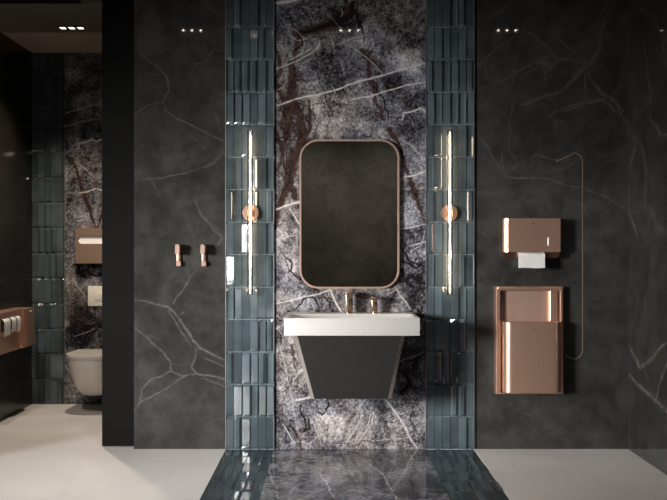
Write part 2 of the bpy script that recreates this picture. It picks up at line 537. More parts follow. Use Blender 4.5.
mf = Field()           # centre marble
for pts, w, s in (
    (((270, 108), (296, 99), (318, 95), (339, 89), (359, 81), (373, 78), (397, 71), (428, 62)), 1.7, 1.0),
    (((350, 100), (371, 96), (390, 90), (407, 85), (430, 81)), 1.4, .9),
    (((272, 3), (285, 2), (299, 0)), 3.2, .9),
    (((402, 121), (404, 113), (414, 111), (420, 108), (427, 112)), 1.6, .85),
    (((273, 70), (287, 65), (306, 56), (318, 48), (320, 41)), 1.6, .6), (((290, 60), (306, 52), (312, 48)), 1.8, .55),
    (((300, 66), (312, 58)), 1.2, .4), (((320, 41), (317, 50)), 1.6, .5),
    (((340, 45), (352, 38), (365, 35)), 1.6, .4), (((333, 47), (345, 40), (360, 37)), 1.0, .45), (((349, 45), (366, 57), (383, 74)), .9, .6),
    (((327, 12), (340, 28), (344, 34)), .6, .22),
    (((403, 177), (412, 176), (427, 171)), 1.6, .95), (((400, 229), (412, 227), (427, 224)), .9, .8), (((410, 246), (427, 241)), 1.0, .8),
    (((395, 287), (403, 299), (411, 310)), .9, .8), (((385, 297), (398, 288)), .9, .5), (((402, 140), (412, 146), (424, 158)), 2.0, .35),
    (((270, 212), (285, 206), (300, 202), (310, 199)), 1.9, 1.0), (((290, 209), (295, 217), (301, 226)), 1.6, .8),
    (((270, 241), (285, 238), (297, 235)), .9, .6), (((270, 305), (296, 299), (319, 294), (330, 290)), 1.3, .8),
    (((328, 286), (335, 301), (342, 314)), 1.5, .85), (((296, 400), (303, 399), (310, 397)), 2.0, .9),
    (((283, 424), (289, 434), (295, 444)), 1.0, .8), (((386, 400), (398, 416), (411, 440), (417, 448)), 1.8, .75),
    (((367, 429), (371, 414), (374, 412), (372, 424), (360, 440)), 1.2, .6), (((345, 446), (356, 428), (362, 415)), 2.4, .4),
    (((372, 441), (390, 439), (410, 437)), .9, .4), (((312, 420), (320, 440), (322, 448)), .9, .4), (((320, 402), (333, 425), (330, 446)), 1.2, .35),
    (((398, 362), (410, 358), (424, 352)), 1.1, .4), (((278, 340), (286, 372), (292, 400), (300, 440)), 1.0, .4),
    (((340, 60), (344, 72)), 1, .3), (((276, 90), (284, 88)), 1, .3),
):
    mf.add(L(*pts), w * px * .58, s, 0, .035, halo=w * px * 1.5)
for pts, w, s in (
    (((290, 62), (293, 77), (291, 96), (289, 108), (287, 120), (289, 128), (286, 140)), 8, .9),
    (((276, 50), (281, 70), (276, 78)), 4, .7), (((272, 78), (282, 96), (287, 108), (292, 122)), 4, .9),
    (((295, 101), (301, 115), (300, 120)), 5, .8), (((300, 118), (303, 132), (297, 152), (291, 172), (286, 192)), 8, .95),
    (((274, 126), (280, 144), (283, 156), (276, 172)), 3, .8), (((286, 140), (283, 160), (287, 178), (281, 196)), 3, .85),
    (((309, 100), (310, 128), (306, 138)), 3.2, .8), (((286, 190), (279, 208), (275, 229)), 6, .75), (((292, 186), (296, 200)), 5, .7),
    (((394, 134), (402, 154), (408, 174), (413, 190), (419, 206), (427, 224)), 3.4, .95),
    (((410, 176), (414, 190), (418, 198)), 4.0, .8), (((388, 128), (396, 140)), 4, .7),
    (((368, 56), (369, 79), (375, 96), (383, 120)), 3.4, .85), (((361, 50), (374, 52)), 4, .8),
    (((300, 28), (296, 50), (292, 64)), 5, .6), (((355, 405), (345, 430), (340, 446)), 5, .35), (((380, 402), (372, 415), (365, 425)), 6, .35),
    (((294, 34), (312, 30), (330, 26), (344, 18), (352, 4)), 9, .8), (((362, 50), (372, 62), (384, 66)), 9, .5),
    (((291, 345), (294, 360), (298, 372)), 3, .6), (((290, 425), (298, 436), (301, 448)), 3, .6), (((276, 400), (284, 416)), 3, .4),
    (((276, 330), (280, 350), (279, 380)), 3, .35),
):
    mf.add(L(*pts), w * px * .80, s, 1, .12)
for pts, w, s in (
    (((301, 5), (309, 17), (312, 30)), 1.2, .8), (((284, 10), (293, 24), (301, 38)), 1.0, .7), (((320, 39), (326, 52), (332, 63)), 1.1, .8),
    (((425, 20), (404, 36), (385, 56)), 1.0, .8), (((358, 62), (350, 70), (342, 80)), 1.0, .7), (((318, 74), (334, 72), (350, 70)), 1.0, .7),
    (((315, 69), (321, 86), (327, 103), (331, 118)), 1.2, .8), (((371, 79), (378, 92), (388, 121)), 1.8, .9), (((383, 120), (376, 112), (366, 122)), 1.4, .7),
    (((354, 0), (356, 14), (362, 30)), 2.4, .9), (((360, 14), (363, 30), (362, 44)), 1.4, .8), (((285, 150), (291, 170), (283, 192)), 1.3, .8),
    (((352, 2), (352, 16), (340, 24), (325, 26), (300, 31)), 4.5, .92), (((296, 31), (303, 42), (292, 52)), 2.4, .75), (((335, 22), (348, 20)), 6, .85),
    (((285, 259), (289, 270), (301, 280), (317, 290), (332, 302), (338, 311)), 1.3, .9), (((296, 309), (304, 298), (314, 298), (319, 307)), 1.8, .95),
    (((283, 255), (292, 263), (288, 273)), 2.0, .8), (((279, 286), (290, 280), (300, 290)), .9, .6),
    (((301, 404), (302, 415), (306, 428), (302, 433)), 1.7, .95), (((308, 418), (310, 428), (304, 432)), 2.2, .9),
    (((327, 399), (329, 405), (322, 415), (316, 412)), 1.6, .95), (((298, 380), (301, 396)), .9, .6), (((320, 320), (322, 322)), 1, .1),
    (((274, 140), (282, 142), (290, 137)), 1.0, .6), (((322, 100), (330, 120), (328, 140)), 1.1, .7), (((340, 137), (352, 137)), 1.2, .6),
    (((404, 160), (420, 164), (427, 170)), 1.0, .6), (((402, 250), (410, 262), (424, 266)), 2.5, .8), (((400, 282), (412, 276), (426, 284)), 3.5, .85),
    (((404, 262), (416, 268), (426, 260)), 2.2, .8), (((414, 240), (418, 256), (412, 272)), 1.4, .8), (((428, 280), (415, 300), (405, 312)), 1.2, .6),
    (((396, 120), (408, 118), (412, 128)), 2, .6), (((400, 340), (412, 350), (426, 346)), 4, .8), (((402, 372), (410, 384), (400, 392)), 4, .8),
    (((418, 398), (410, 420), (414, 440)), 1.2, .7), (((396, 442), (410, 444), (424, 440)), 1.6, .6), (((276, 120), (284, 134)), 1.0, .6),
    (((352, 446), (362, 440), (378, 444)), 1.6, .6), (((276, 100), (282, 112), (287, 120)), 1.4, .7), (((278, 350), (290, 366), (286, 390)), .9, .6),
    (((274, 405), (286, 396), (292, 380)), 1.0, .6), (((400, 268), (404, 280), (414, 288)), 4, .8),
):
    mf.add(L(*pts), w * px * .85, s, 2, .13, depth=4)
for x, y, rx, ry, s, ch in (
    (410, 62, 14, 16, .35, 3), (373, 44, 14, 10, .25, 3), (330, 108, 24, 16, .22, 3), (340, 128, 40, 12, .22, 3), (285, 250, 14, 30, .30, 3),
    (300, 300, 24, 10, .25, 3), (330, 425, 22, 16, .40, 3), (400, 432, 20, 14, .30, 3), (350, 440, 30, 8, .15, 3), (412, 215, 12, 14, .35, 3),
    (282, 225, 8, 12, .35, 3), (405, 210, 10, 20, .30, 3), (398, 70, 10, 30, .1, 3),
    (400, 20, 22, 18, .12, 3), (385, 80, 22, 16, -.30, 3), (345, 18, 22, 12, -.45, 3), (412, 130, 16, 18, -.10, 3), (412, 275, 16, 18, -.45, 3),
    (410, 350, 22, 40, -.55, 3), (412, 395, 14, 12, -.25, 3), (300, 12, 22, 14, -.25, 3), (290, 140, 18, 50, -.10, 3), (415, 100, 14, 12, -.25, 3),
    (410, 300, 24, 12, -.12, 3), (335, 60, 30, 14, -.12, 3),
    (300, 150, 40, 120, .35, 4), (285, 370, 30, 60, .35, 4), (350, 430, 60, 20, .30, 4), (412, 230, 20, 80, -.5, 4), (300, 250, 30, 40, -.15, 4),
    (400, 90, 40, 40, -.35, 4), (340, 60, 50, 40, -.15, 4), (330, 115, 30, 20, .25, 4), (412, 190, 14, 14, .5, 4),
):
    mf.blob(wx(x), wz(y), rx * px, ry * px, s, ch)
# many small natural cracks
for k in range(260):
    x, y = rng.uniform(272, 428), rng.uniform(0, 449)
    a = rng.uniform(0, PI); l = rng.uniform(4, 20)
    pts = [(x, y), (x + l * math.cos(a), y + l * math.sin(a)), (x + 1.7 * l * math.cos(a + .4), y + 1.7 * l * math.sin(a + .4))]
    ch = 2 if k % 6 else 0
    mf.add(L(*pts), rng.uniform(.5, .9) * px * (1 if ch else .6), rng.uniform(.3, .8), ch, .1)

WM = (wx(274), wx(426))


def f_dark(co): return dk.eval(co[:, 0].copy(), co[:, 2].copy())
def f_marble(co): return mf.eval(co[:, 0].copy(), co[:, 2].copy())
def f_stall(co):
    u = co[:, 0] + 2.37
    u = np.where(u > WM[1], 2 * WM[1] - u, u)
    return mf.eval(u, co[:, 2].copy())


# right wall (X = XR): coordinates (Y, z)
rw = Field()
def R(*xy):
    out = []
    for x, y in xy:
        d = F * XR / (x - VX)
        out.append((d, H - (y - VY) * d / F))
    return out
for pts, w, s in (
    (((628, 210), (633, 222), (638, 237)), 1.4, .7), (((638, 137), (633, 155), (629, 172)), 1.6, .5), (((636, 140), (643, 150), (646, 174), (645, 203)), 1.2, .5),
    (((650, 208), (657, 228), (669, 231)), 2.0, .4), (((628, 343), (640, 368), (653, 358), (669, 340)), 1.5, .85),
    (((628, 373), (645, 391), (657, 402), (672, 416)), 1.5, .85), (((672, 355), (661, 379), (656, 400)), 1.4, .7), (((629, 345), (644, 370), (657, 400)), 1.0, .45),
    (((628, 205), (636, 214), (646, 204)), 1.0, .3), (((636, 8), (648, 14), (660, 30)), 1.4, .3),
    (((640, 60), (652, 90), (650, 120)), 1.4, .25), (((628, 128), (634, 140), (640, 142)), 1.2, .35),
):
    rw.add(R(*pts), w * .011, s * .8, 0, .04, halo=.03)
for k in range(30):
    y0, z0 = rng.uniform(-1, 5), rng.uniform(.2, 2.6); a = rng.uniform(0, PI)
    rw.add([(y0, z0), (y0 + .4 * math.cos(a), z0 + .4 * math.sin(a)), (y0 + .8 * math.cos(a + .5), z0 + .8 * math.sin(a + .5))], .006, .6, 0, .15, halo=.02, depth=4)
def f_right(co): return rw.eval(co[:, 1].copy(), co[:, 2].copy())

ow = Field()           # opposite wall, only seen in the mirror
for k in range(7):
    y0, z0 = rng.uniform(-2, 1.7), rng.uniform(.2, 2.6); a = rng.uniform(0, PI)
    ow.add([(y0, z0), (y0 + .3 * math.cos(a), z0 + .3 * math.sin(a)), (y0 + .7 * math.cos(a + .5), z0 + .7 * math.sin(a + .5))], .010, .6, 0, .15, halo=.03, depth=4)
def OM(*xy):           # as seen in the mirror
    s = (D + D - YF) / F
    return [((x - VX) * s, H - (y - VY) * s) for x, y in xy]
for pts in (((305, 150), (318, 158), (330, 152)), ((330, 152), (322, 165), (318, 178), (326, 180)), ((302, 174), (318, 180), (335, 176)), ((312, 190), (330, 178), (352, 170), (388, 160)),
            ((352, 285), (354, 265), (366, 256), (378, 266), (386, 280)), ((372, 250), (378, 238))):
    ow.add(OM(*pts), .014, .6, 0, .05, halo=.05)
def f_opp(co): return ow.eval(co[:, 0].copy(), co[:, 2].copy())

# marble runner on the floor
ff = Field()
def FL(*xy):
    out = []
    for x, y in xy:
        d = H * F / (y - VY); out.append(((x - VX) * d / F, d))
    return out
for pts, w, s, ch in (
    (((357, 449.5), (367, 463), (379, 471), (387, 483), (396, 497), (402, 506)), .0055, 1, 0), (((319, 471), (327, 484), (337, 501)), .007, .95, 0),
    (((270, 468), (273, 483), (278, 501)), .006, .9, 0), (((359, 470), (362, 478)), .006, .6, 0), (((372, 456), (380, 466)), .005, .5, 0),
    (((345, 498), (369, 493), (388, 490)), .006, .9, 2), (((273, 465), (300, 459), (330, 457)), .03, .45, 0), (((280, 475), (300, 470), (318, 466)), .014, .45, 0),
    (((290, 494), (300, 484), (312, 480)), .02, .4, 0), (((300, 500), (320, 490), (345, 480)), .012, .4, 0),
    (((410, 452), (413, 462), (402, 474)), .008, .45, 0), (((405, 470), (425, 478), (440, 497)), .03, .6, 2), (((390, 478), (410, 480), (420, 490)), .03, .7, 2),
    (((345, 495), (362, 488), (380, 492)), .03, .5, 1), (((425, 470), (430, 490)), .02, .4, 1), (((305, 452), (320, 460)), .02, .5, 2),
):
    ff.add(FL(*pts), w * (.7 if ch == 0 else 1), s * (.85 if w < .01 else .6), ch, .05 if ch == 0 else .12)
for k in range(90):
    x, y = rng.uniform(-.35, .6), rng.uniform(0, 5.6); a = rng.uniform(0, PI); l = rng.uniform(.05, .3)
    ff.add([(x, y), (x + l * math.cos(a), y + l * math.sin(a)), (x + 1.6 * l * math.cos(a + .5), y + 1.6 * l * math.sin(a + .5))], rng.uniform(.003, .006), rng.uniform(.3, .7), 2 if k % 4 else 0, .12)
ff.blob(.45, 4.75, .22, .25, -.35, 3); ff.blob(-.1, 5.1, .3, .2, .12, 3); ff.blob(.1, 4.6, .3, .2, .1, 3); ff.blob(.2, 4.8, .6, .9, -.25, 4)
def f_floor(co): return ff.eval(co[:, 0].copy(), co[:, 1].copy())

# ------------------------------------------------------------------ room shell
X1, X2, X3, X4 = wx(226), wx(274), wx(426), wx(474)
TH = .15
struct(grid_panel('wall_back_left', (wx(134), D, 0), (1, 0, 0), (0, 0, 1), X1 - wx(134), CEIL, .0038, TH, f_dark, M['dark']))
struct(grid_panel('wall_back_right', (X4, D, 0), (1, 0, 0), (0, 0, 1), XR - X4, CEIL, .0040, TH, f_dark, M['dark']))
struct(grid_panel('wall_back_center', (X2, D, 0), (1, 0, 0), (0, 0, 1), X3 - X2, CEIL, .0030, TH, f_marble, M['marble']))
struct(grid_panel('wall_right', (XR, D + TH, 0), (0, -1, 0), (0, 0, 1), D + TH - YF, CEIL, .012, TH, f_right, M['dark']))
struct(grid_panel('wall_front', (XR, YF, 0), (-1, 0, 0), (0, 0, 1), XR - XL, CEIL, .014, TH, f_opp, M['opp']))

# unseen side of the room, widened for the key light: wing wall, added window
M['left'] = simple('dark_brown_panelling', (.013, .011, .0095), .24, 0, .25, 3, spec=.2)
XW, YW = -5.6, 4.9
WY0, WY1, WZ0, WZ1 = -.6, 1.4, .5, 2.2
bm = bmesh.new(); box(bm, XL - TH, XL, YW, D2 + TH, 0, CEIL)
struct(mesh_obj('wall_left', bm, M['left']))
bm = bmesh.new(); box(bm, XW - TH, XL - TH, YW, YW + TH, 0, CEIL)
struct(mesh_obj('wall_wing', bm, M['left']))
bm = bmesh.new(); box(bm, XW - TH, XL, YF - TH, YF, 0, CEIL)
struct(mesh_obj('wall_front_left', bm, M['left']))
bm = bmesh.new()
for a in ((XW - TH, XW, YF, WY0, 0, CEIL), (XW - TH, XW, WY1, YW, 0, CEIL), (XW - TH, XW, WY0, WY1, 0, WZ0), (XW - TH, XW, WY0, WY1, WZ1, CEIL)):
    box(bm, *a)
struct(mesh_obj('wall_far_left', bm, M['left']))
bm = bmesh.new()
w_ = .05
for a in ((WY0, WY1, WZ0, WZ0 + w_), (WY0, WY1, WZ1 - w_, WZ1), (WY0, WY0 + w_, WZ0 + w_, WZ1 - w_), (WY1 - w_, WY1, WZ0 + w_, WZ1 - w_), (.38, .42, WZ0 + w_, WZ1 - w_)):
    box(bm, XW - .12, XW - .06, *a)
wf = mesh_obj('added_window_1', bm, M['black']); struct(wf)  # unseen window, added to go with the key light
bm = bmesh.new(); box(bm, XW - .095, XW - .085, WY0 + w_, WY1 - w_, WZ0 + w_, WZ1 - w_)
mesh_obj('pane', bm, M['glass'], wf)

# stall walls
SM0, SM1 = -2.046, -1.442
struct(grid_panel('wall_stall_back', (SM0, D2, 0), (1, 0, 0), (0, 0, 1), SM1 - SM0, CEIL, .0050, TH, f_stall, M['marble']))
bm = bmesh.new(); box(bm, -1.19, -1.14, D + TH, D2 + TH, 0, CEIL)
struct(mesh_obj('wall_stall_right', bm, M['left']))
bm = bmesh.new(); box(bm, wx(102, 5.66), wx(134) + .0, 5.66, 5.75, .006, CEIL)
struct(mesh_obj('trim_jamb', bm, M['black']))

# ceilings
bm = bmesh.new(); box(bm, XL - TH, XR + TH, YF - TH, 5.74, CEIL, CEIL + .1); box(bm, XW - TH, XL - TH, YF - TH, YW + TH, CEIL, CEIL + .1)
struct(mesh_obj('ceiling', bm, M['ceil']))
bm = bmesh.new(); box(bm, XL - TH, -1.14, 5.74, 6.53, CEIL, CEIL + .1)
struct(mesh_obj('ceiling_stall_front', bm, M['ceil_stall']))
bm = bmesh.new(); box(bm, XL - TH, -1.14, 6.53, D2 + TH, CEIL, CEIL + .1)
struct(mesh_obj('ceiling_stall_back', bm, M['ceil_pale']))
bm = bmesh.new(); box(bm, XL, wx(80, 5.7), 5.60, 5.735, CEIL - .006, CEIL)
struct(mesh_obj('trim_ceiling_track', bm, M['black']))

# floor: concrete, tile bands, marble runner
bm = bmesh.new()
box(bm, XL - TH, X1, YF - TH, D + TH, -.1, 0); box(bm, X4, XR + TH, YF - TH, D + TH, -.1, 0)
box(bm, XL - TH, -1.14, D + TH, D2 + TH, -.1, 0); box(bm, XW - TH, XL - TH, YF - TH, YW + TH, -.1, 0)
struct(mesh_obj('floor', bm, M['concrete']))
struct(grid_panel('floor_runner', (X2, YF - TH, 0), (1, 0, 0), (0, 1, 0), X3 - X2, D - YF + TH, .0065, .1, f_floor, M['floor_marble']))


# ------------------------------------------------------------------ relief tiles
TW, THH = (X2 - X1) / 6, .1935
def tiles(name, origin, U, V, N, cols, length, first, mat, seed, depth=1.0, fix=None):
    """relief tile field: columns along U, long side along V, raised along N"""
    rnd = random.Random(seed)
    U, V, N, O = map(Vector, (U, V, N, origin))
    vs, fs, var, mi = [], [], [], []
    def quadstrip(sec_rows, tv):
        base = len(vs); nsec = len(sec_rows[0])
        for row in sec_rows:
            for q in row: vs.append(q); var.append(tv)
        for i in range(len(sec_rows) - 1):
            for j in range(nsec - 1):
                a = base + i * nsec + j
                fs.append((a, a + 1, a + nsec + 1, a + nsec)); mi.append(0)
    wdt = cols * TW
    # grout bed
    b = len(vs)
    for (u, v, n) in ((0, 0, 0), (wdt, 0, 0), (wdt, length, 0), (0, length, 0), (0, 0, -.1), (wdt, 0, -.1), (wdt, length, -.1), (0, length, -.1)):
        vs.append(O + U * u + V * v + N * n); var.append(1)
    for q in ((0, 1, 2, 3), (7, 6, 5, 4), (0, 4, 5, 1), (1, 5, 6, 2), (2, 6, 7, 3), (3, 7, 4, 0)):
        fs.append(tuple(b + k for k in q)); mi.append(1)
    g = .0012
    v0 = 0.0; row = 0
    lens = [first] if first else []
    while sum(lens) < length: lens.append(THH)
    for ln in lens:
        v1 = min(v0 + ln, length)
        if v1 - v0 < .01: break
        for c in range(math.ceil(cols)):
            u0, u1 = c * TW + g, min((c + 1) * TW, wdt) - g
            if u1 - u0 < .004: continue
            kind = rnd.choices(['flat', 'convex', 'concave', 'wl', 'wr'], (3, 1.3, 1.7, 2, 2))[0]
            if fix and (c, row) in fix: kind = fix[(c, row)]
            hmax = .018 * depth; hmin = .005 * depth
            prof = {'flat': [(0, .45), (.5, .45), (1, .45)], 'convex': [(0, .2), (.3, 1), (.7, 1), (1, .2)], 'concave': [(0, 1), (.3, .15), (.7, .15), (1, 1)],
                    'wl': [(0, .1), (.5, .55), (1, 1)], 'wr': [(0, 1), (.5, .55), (1, .1)]}[kind]
            tv = rnd.uniform(.85, 1.15)
            e = .014
            rows = []
            us = [u0] + [u0 + p[0] * (u1 - u0) for p in prof] + [u1]
            for vv, k in ((v0 + g, -1), (v0 + g, 0), (v0 + g + e, 1), (v1 - g - e, 1), (v1 - g, 0), (v1 - g, -1)):
                r = []
                for idx, u in enumerate(us):
                    if k == -1 or idx in (0, len(us) - 1): h = 0.0
                    else:
                        ph = hmin + (hmax - hmin) * prof[idx - 1][1]
                        h = ph if k == 1 else hmin + (ph - hmin) * .25
                    r.append(O + U * u + V * vv + N * h)
                rows.append(r)
            quadstrip(rows, tv)
        v0 = v1; row += 1
    me = bpy.data.meshes.new(name)
    me.from_pydata([tuple(v) for v in vs], [], fs)
    at = me.attributes.new('tilevar', 'FLOAT', 'POINT'); at.data.foreach_set('value', np.array(var, np.float32))
    me.materials.append(mat); me.materials.append(M['grout'])
    me.polygons.foreach_set('material_index', mi)
    o = bpy.data.objects.new(name, me)
    return struct(link(o))

fixl = {(2, 9): 'wl', (3, 9): 'flat', (2, 8): 'flat', (3, 8): 'wl', (3, 7): 'wl', (2, 7): 'flat', (2, 6): 'wl', (3, 6): 'flat', (2, 5): 'flat', (3, 5): 'wr'}
fixr = {(2, 9): 'flat', (3, 9): 'wr', (2, 8): 'flat', (3, 8): 'wr', (3, 7): 'flat', (2, 7): 'wl', (2, 6): 'wl', (3, 6): 'flat', (2, 5): 'flat', (3, 5): 'flat', (5, 8): 'wl', (4, 8): 'flat'}
tiles('wall_back_tile_left', (X1, D, 0), (1, 0, 0), (0, 0, 1), (0, -1, 0), 6, CEIL, 0, M['tile'], 3, fix=fixl)
tiles('wall_back_tile_right', (X3, D, 0), (1, 0, 0), (0, 0, 1), (0, -1, 0), 6, CEIL, 0, M['tile'], 8, fix=fixr)
tiles('wall_stall_tile_left', (XL, D2, 0), (1, 0, 0), (0, 0, 1), (0, -1, 0), (SM0 - XL) / TW, CEIL, 0, M['tile'], 21)
tiles('wall_stall_tile_right', (SM1, D2, 0), (1, 0, 0), (0, 0, 1), (0, -1, 0), (-1.19 - SM1) / TW, CEIL, 0, M['tile'], 22)
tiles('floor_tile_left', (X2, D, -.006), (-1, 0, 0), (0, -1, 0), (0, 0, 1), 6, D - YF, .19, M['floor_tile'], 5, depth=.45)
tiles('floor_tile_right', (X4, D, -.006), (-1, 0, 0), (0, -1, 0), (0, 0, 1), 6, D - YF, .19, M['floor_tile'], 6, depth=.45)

# thin metal edge strips beside the tile bands
for n, x in enumerate((X1, X2, X3, X4), 1):
    bm = bmesh.new(); box(bm, x - .0022, x + .0022, D - .014, D + .01, 0.005, CEIL - .001)
    struct(mesh_obj('trim_%d' % n, bm, M['steel']))
# fine copper-coloured line along the face of the right-hand panel
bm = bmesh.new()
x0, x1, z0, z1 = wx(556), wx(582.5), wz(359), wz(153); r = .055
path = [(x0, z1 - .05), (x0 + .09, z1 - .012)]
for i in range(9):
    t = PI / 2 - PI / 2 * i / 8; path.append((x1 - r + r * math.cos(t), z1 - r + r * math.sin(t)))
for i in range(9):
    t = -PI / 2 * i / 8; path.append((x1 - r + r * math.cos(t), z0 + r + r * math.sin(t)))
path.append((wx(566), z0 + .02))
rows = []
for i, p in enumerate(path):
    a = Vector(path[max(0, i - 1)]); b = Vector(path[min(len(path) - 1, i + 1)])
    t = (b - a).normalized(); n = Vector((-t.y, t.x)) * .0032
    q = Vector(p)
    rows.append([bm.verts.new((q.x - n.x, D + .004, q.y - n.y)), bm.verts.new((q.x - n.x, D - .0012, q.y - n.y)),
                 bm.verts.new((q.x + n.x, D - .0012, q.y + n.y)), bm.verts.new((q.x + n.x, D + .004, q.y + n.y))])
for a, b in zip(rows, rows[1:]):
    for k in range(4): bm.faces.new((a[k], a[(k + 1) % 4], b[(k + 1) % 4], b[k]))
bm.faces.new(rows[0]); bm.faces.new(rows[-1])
M['copper_line'] = simple('dull_copper_line', (.13, .092, .065), .5, .2)
struct(mesh_obj('trim_5', bm, M['copper_line']))

# ------------------------------------------------------------------ mirror
mx0, mx1, mz0, mz1 = wx(299.5, 5.572), wx(399.5, 5.572), wz(288.6, 5.572), wz(139.5, 5.572)
mc = ((mx0 + mx1) / 2, (mz0 + mz1) / 2)
t = thing('wall_mirror', 'rounded rectangular mirror with a thin copper frame on the grey veined marble', 'mirror', (mc[0], D, mz0))
def loc(o, th):
    """shift a mesh built in world coordinates so that it sits under its thing"""
    o.data.transform(Matrix.Translation(-th.location)); return o
bm = bmesh.new(); fr = .0105
ring_prism(bm, rrect(mx0, mx1, mz0, mz1, .112), rrect(mx0 + fr, mx1 - fr, mz0 + fr, mz1 - fr, .112 - fr), D - .030, D - .0005)
M['frame'] = simple('rose_copper_frame', (.56, .39, .31), .40, .85, .03)
loc(mesh_obj('frame', bm, M['frame'], t), t)
bm = bmesh.new(); prism(bm, rrect(mx0 + fr, mx1 - fr, mz0 + fr, mz1 - fr, .112 - fr), D - .022, D - .002)
loc(mesh_obj('mirror_glass', bm, M['mirror'], t), t)

# ------------------------------------------------------------------ washbasin
bx, bw, bd = .1145, .372, .470
by0, by1, bz0, bz1 = D - bd, D - .001, .7205, .8165
t = thing('washbasin', 'white speckled terrazzo washbasin slab above the charcoal cabinet', 'washbasin', (bx, D, bz0))
bm = bmesh.new()
rim = [(bx - bw + .022, by0 + .016), (bx + bw - .022, by0 + .016), (bx + bw - .022, by1 - .125), (bx - bw + .022, by1 - .125)]
low = [(bx - bw + .065, by0 + .07), (bx + bw - .065, by0 + .07), (bx + bw - .065, by1 - .165), (bx - bw + .065, by1 - .165)]
out = [(bx - bw, by0), (bx + bw, by0), (bx + bw, by1), (bx - bw, by1)]
vo0 = [bm.verts.new((*p, bz0)) for p in out]; vo1 = [bm.verts.new((*p, bz1)) for p in out]
vr = [bm.verts.new((*p, bz1)) for p in rim]; vl = [bm.verts.new((*p, bz1 - .055)) for p in low]
bm.faces.new(vo0)
for a, b in ((vo0, vo1), (vo1, vr), (vr, vl)):
    for i in range(4): bm.faces.new((a[i], a[(i + 1) % 4], b[(i + 1) % 4], b[i]))
bm.faces.new(vl)
bmesh.ops.bevel(bm, geom=[e for e in bm.edges if e.verts[0].co.z > bz0 + .05 or e.verts[1].co.z > bz0 + .05], offset=.0022, segments=2, profile=.5, affect='EDGES')
loc(mesh_obj('basin', bm, M['terrazzo'], t, True), t)
bm = bmesh.new(); lathe(bm, [(.030, bz1 - .0552), (.030, bz1 - .0522), (.022, bz1 - .0510), (.006, bz1 - .0500)], bx, (by0 + by1) / 2 - .03)
loc(mesh_obj('drain', bm, M['bronze'], t, True), t)

# cabinet
t = thing('vanity_cabinet', 'charcoal tapered wall cabinet with chamfered grey edges under the washbasin', 'cabinet', (bx, D, .376))
cy0, cy1 = D - .452, D - .001
zt, zb = bz0 - .0008, .372
tx0, tx1, bx0, bx1 = wx(293.8, cy0), wx(405.0, cy0), wx(311, cy0), wx(391.5, cy0)
ch = .020
def csec(xa, xb, z): return [(xa + ch, cy0, z), (xb - ch, cy0, z), (xb, cy0 + ch, z), (xb, cy1, z), (xa, cy1, z), (xa, cy0 + ch, z)]
bm = bmesh.new()
A = [bm.verts.new(p) for p in csec(bx0, bx1, zb)]; B = [bm.verts.new(p) for p in csec(tx0, tx1, zt)]
bm.faces.new(A); bm.faces.new(B)
for i in range(6):
    bm.faces.new((A[i], A[(i + 1) % 6], B[(i + 1) % 6], B[i]))
loc(mesh_obj('body', bm, M['cabinet'], t), t)
for s in (0, 1):
    bm = bmesh.new()
    q = []
    for xa, xb, z in ((bx0, bx1, zb), (tx0, tx1, zt)):
        o_ = .0012
        if s == 0: c2 = [(xa + ch - .001, cy0 - o_), (xa - o_, cy0 + ch), (xa + .006, cy0 + ch), (xa + ch, cy0 + .004)]
        else: c2 = [(xb - ch + .001, cy0 - o_), (xb + o_, cy0 + ch), (xb - .006, cy0 + ch), (xb - ch, cy0 + .004)]
        q.append([bm.verts.new((*p, z)) for p in c2])
    bm.faces.new(q[0]); bm.faces.new(q[1])
    for i in range(4): bm.faces.new((q[0][i], q[0][(i + 1) % 4], q[1][(i + 1) % 4], q[1][i]))
    o = loc(mesh_obj('edge_strip', bm, M['edge'], t), t); o['label'] = 'light grey metal edge strip'

# ------------------------------------------------------------------ faucet and its control
def tap(name, label, cat, x, w, ztop, spout, r):
    y = D - .075
    th = thing(name, label, cat, (x, y, bz1))
    bm = bmesh.new()
    box(bm, x - w / 2, x + w / 2, y - w / 2, y + w / 2, bz1 + .003, ztop - .004, .004, 2)
    loc(mesh_obj('column', bm, M['bronze'], th, True), th)
    bm = bmesh.new(); lathe(bm, [(w * .72, bz1 + .0), (w * .72, bz1 + .0035)], x, y, n=24)
    loc(mesh_obj('base_ring', bm, M['bronze'], th, True), th)
    bm = bmesh.new()
    lathe(bm, [(r * .82, y - spout), (r, y - spout + .003), (r, y + w / 2 + .003), (r * .9, y + w / 2 + .006)], x, 0, n=8, cz=ztop - r, axis='Y')
    loc(mesh_obj('spout' if cat == 'faucet' else 'lever_head', bm, M['bronze'], th, False), th)
    bm = bmesh.new()
    lathe(bm, [(r * .62, y - spout - .0006), (r * .62, y - spout + .002)], x, 0, n=16, cz=ztop - r, axis='Y')
    loc(mesh_obj('outlet' if cat == 'faucet' else 'end_cap', bm, M['copper_dark'], th, False), th)
    return th
tap('faucet', 'bronze basin spout, the taller fitting on the washbasin ledge below the mirror', 'faucet', wx(349.3, 5.525), .040, wz(291.2, 5.50), .105, .0205)
tap('faucet_control', 'short bronze mixer control to the right of the taller basin spout', 'tap handle', wx(374.5, 5.525), .034, wz(296.3, 5.51), .055, .0170)

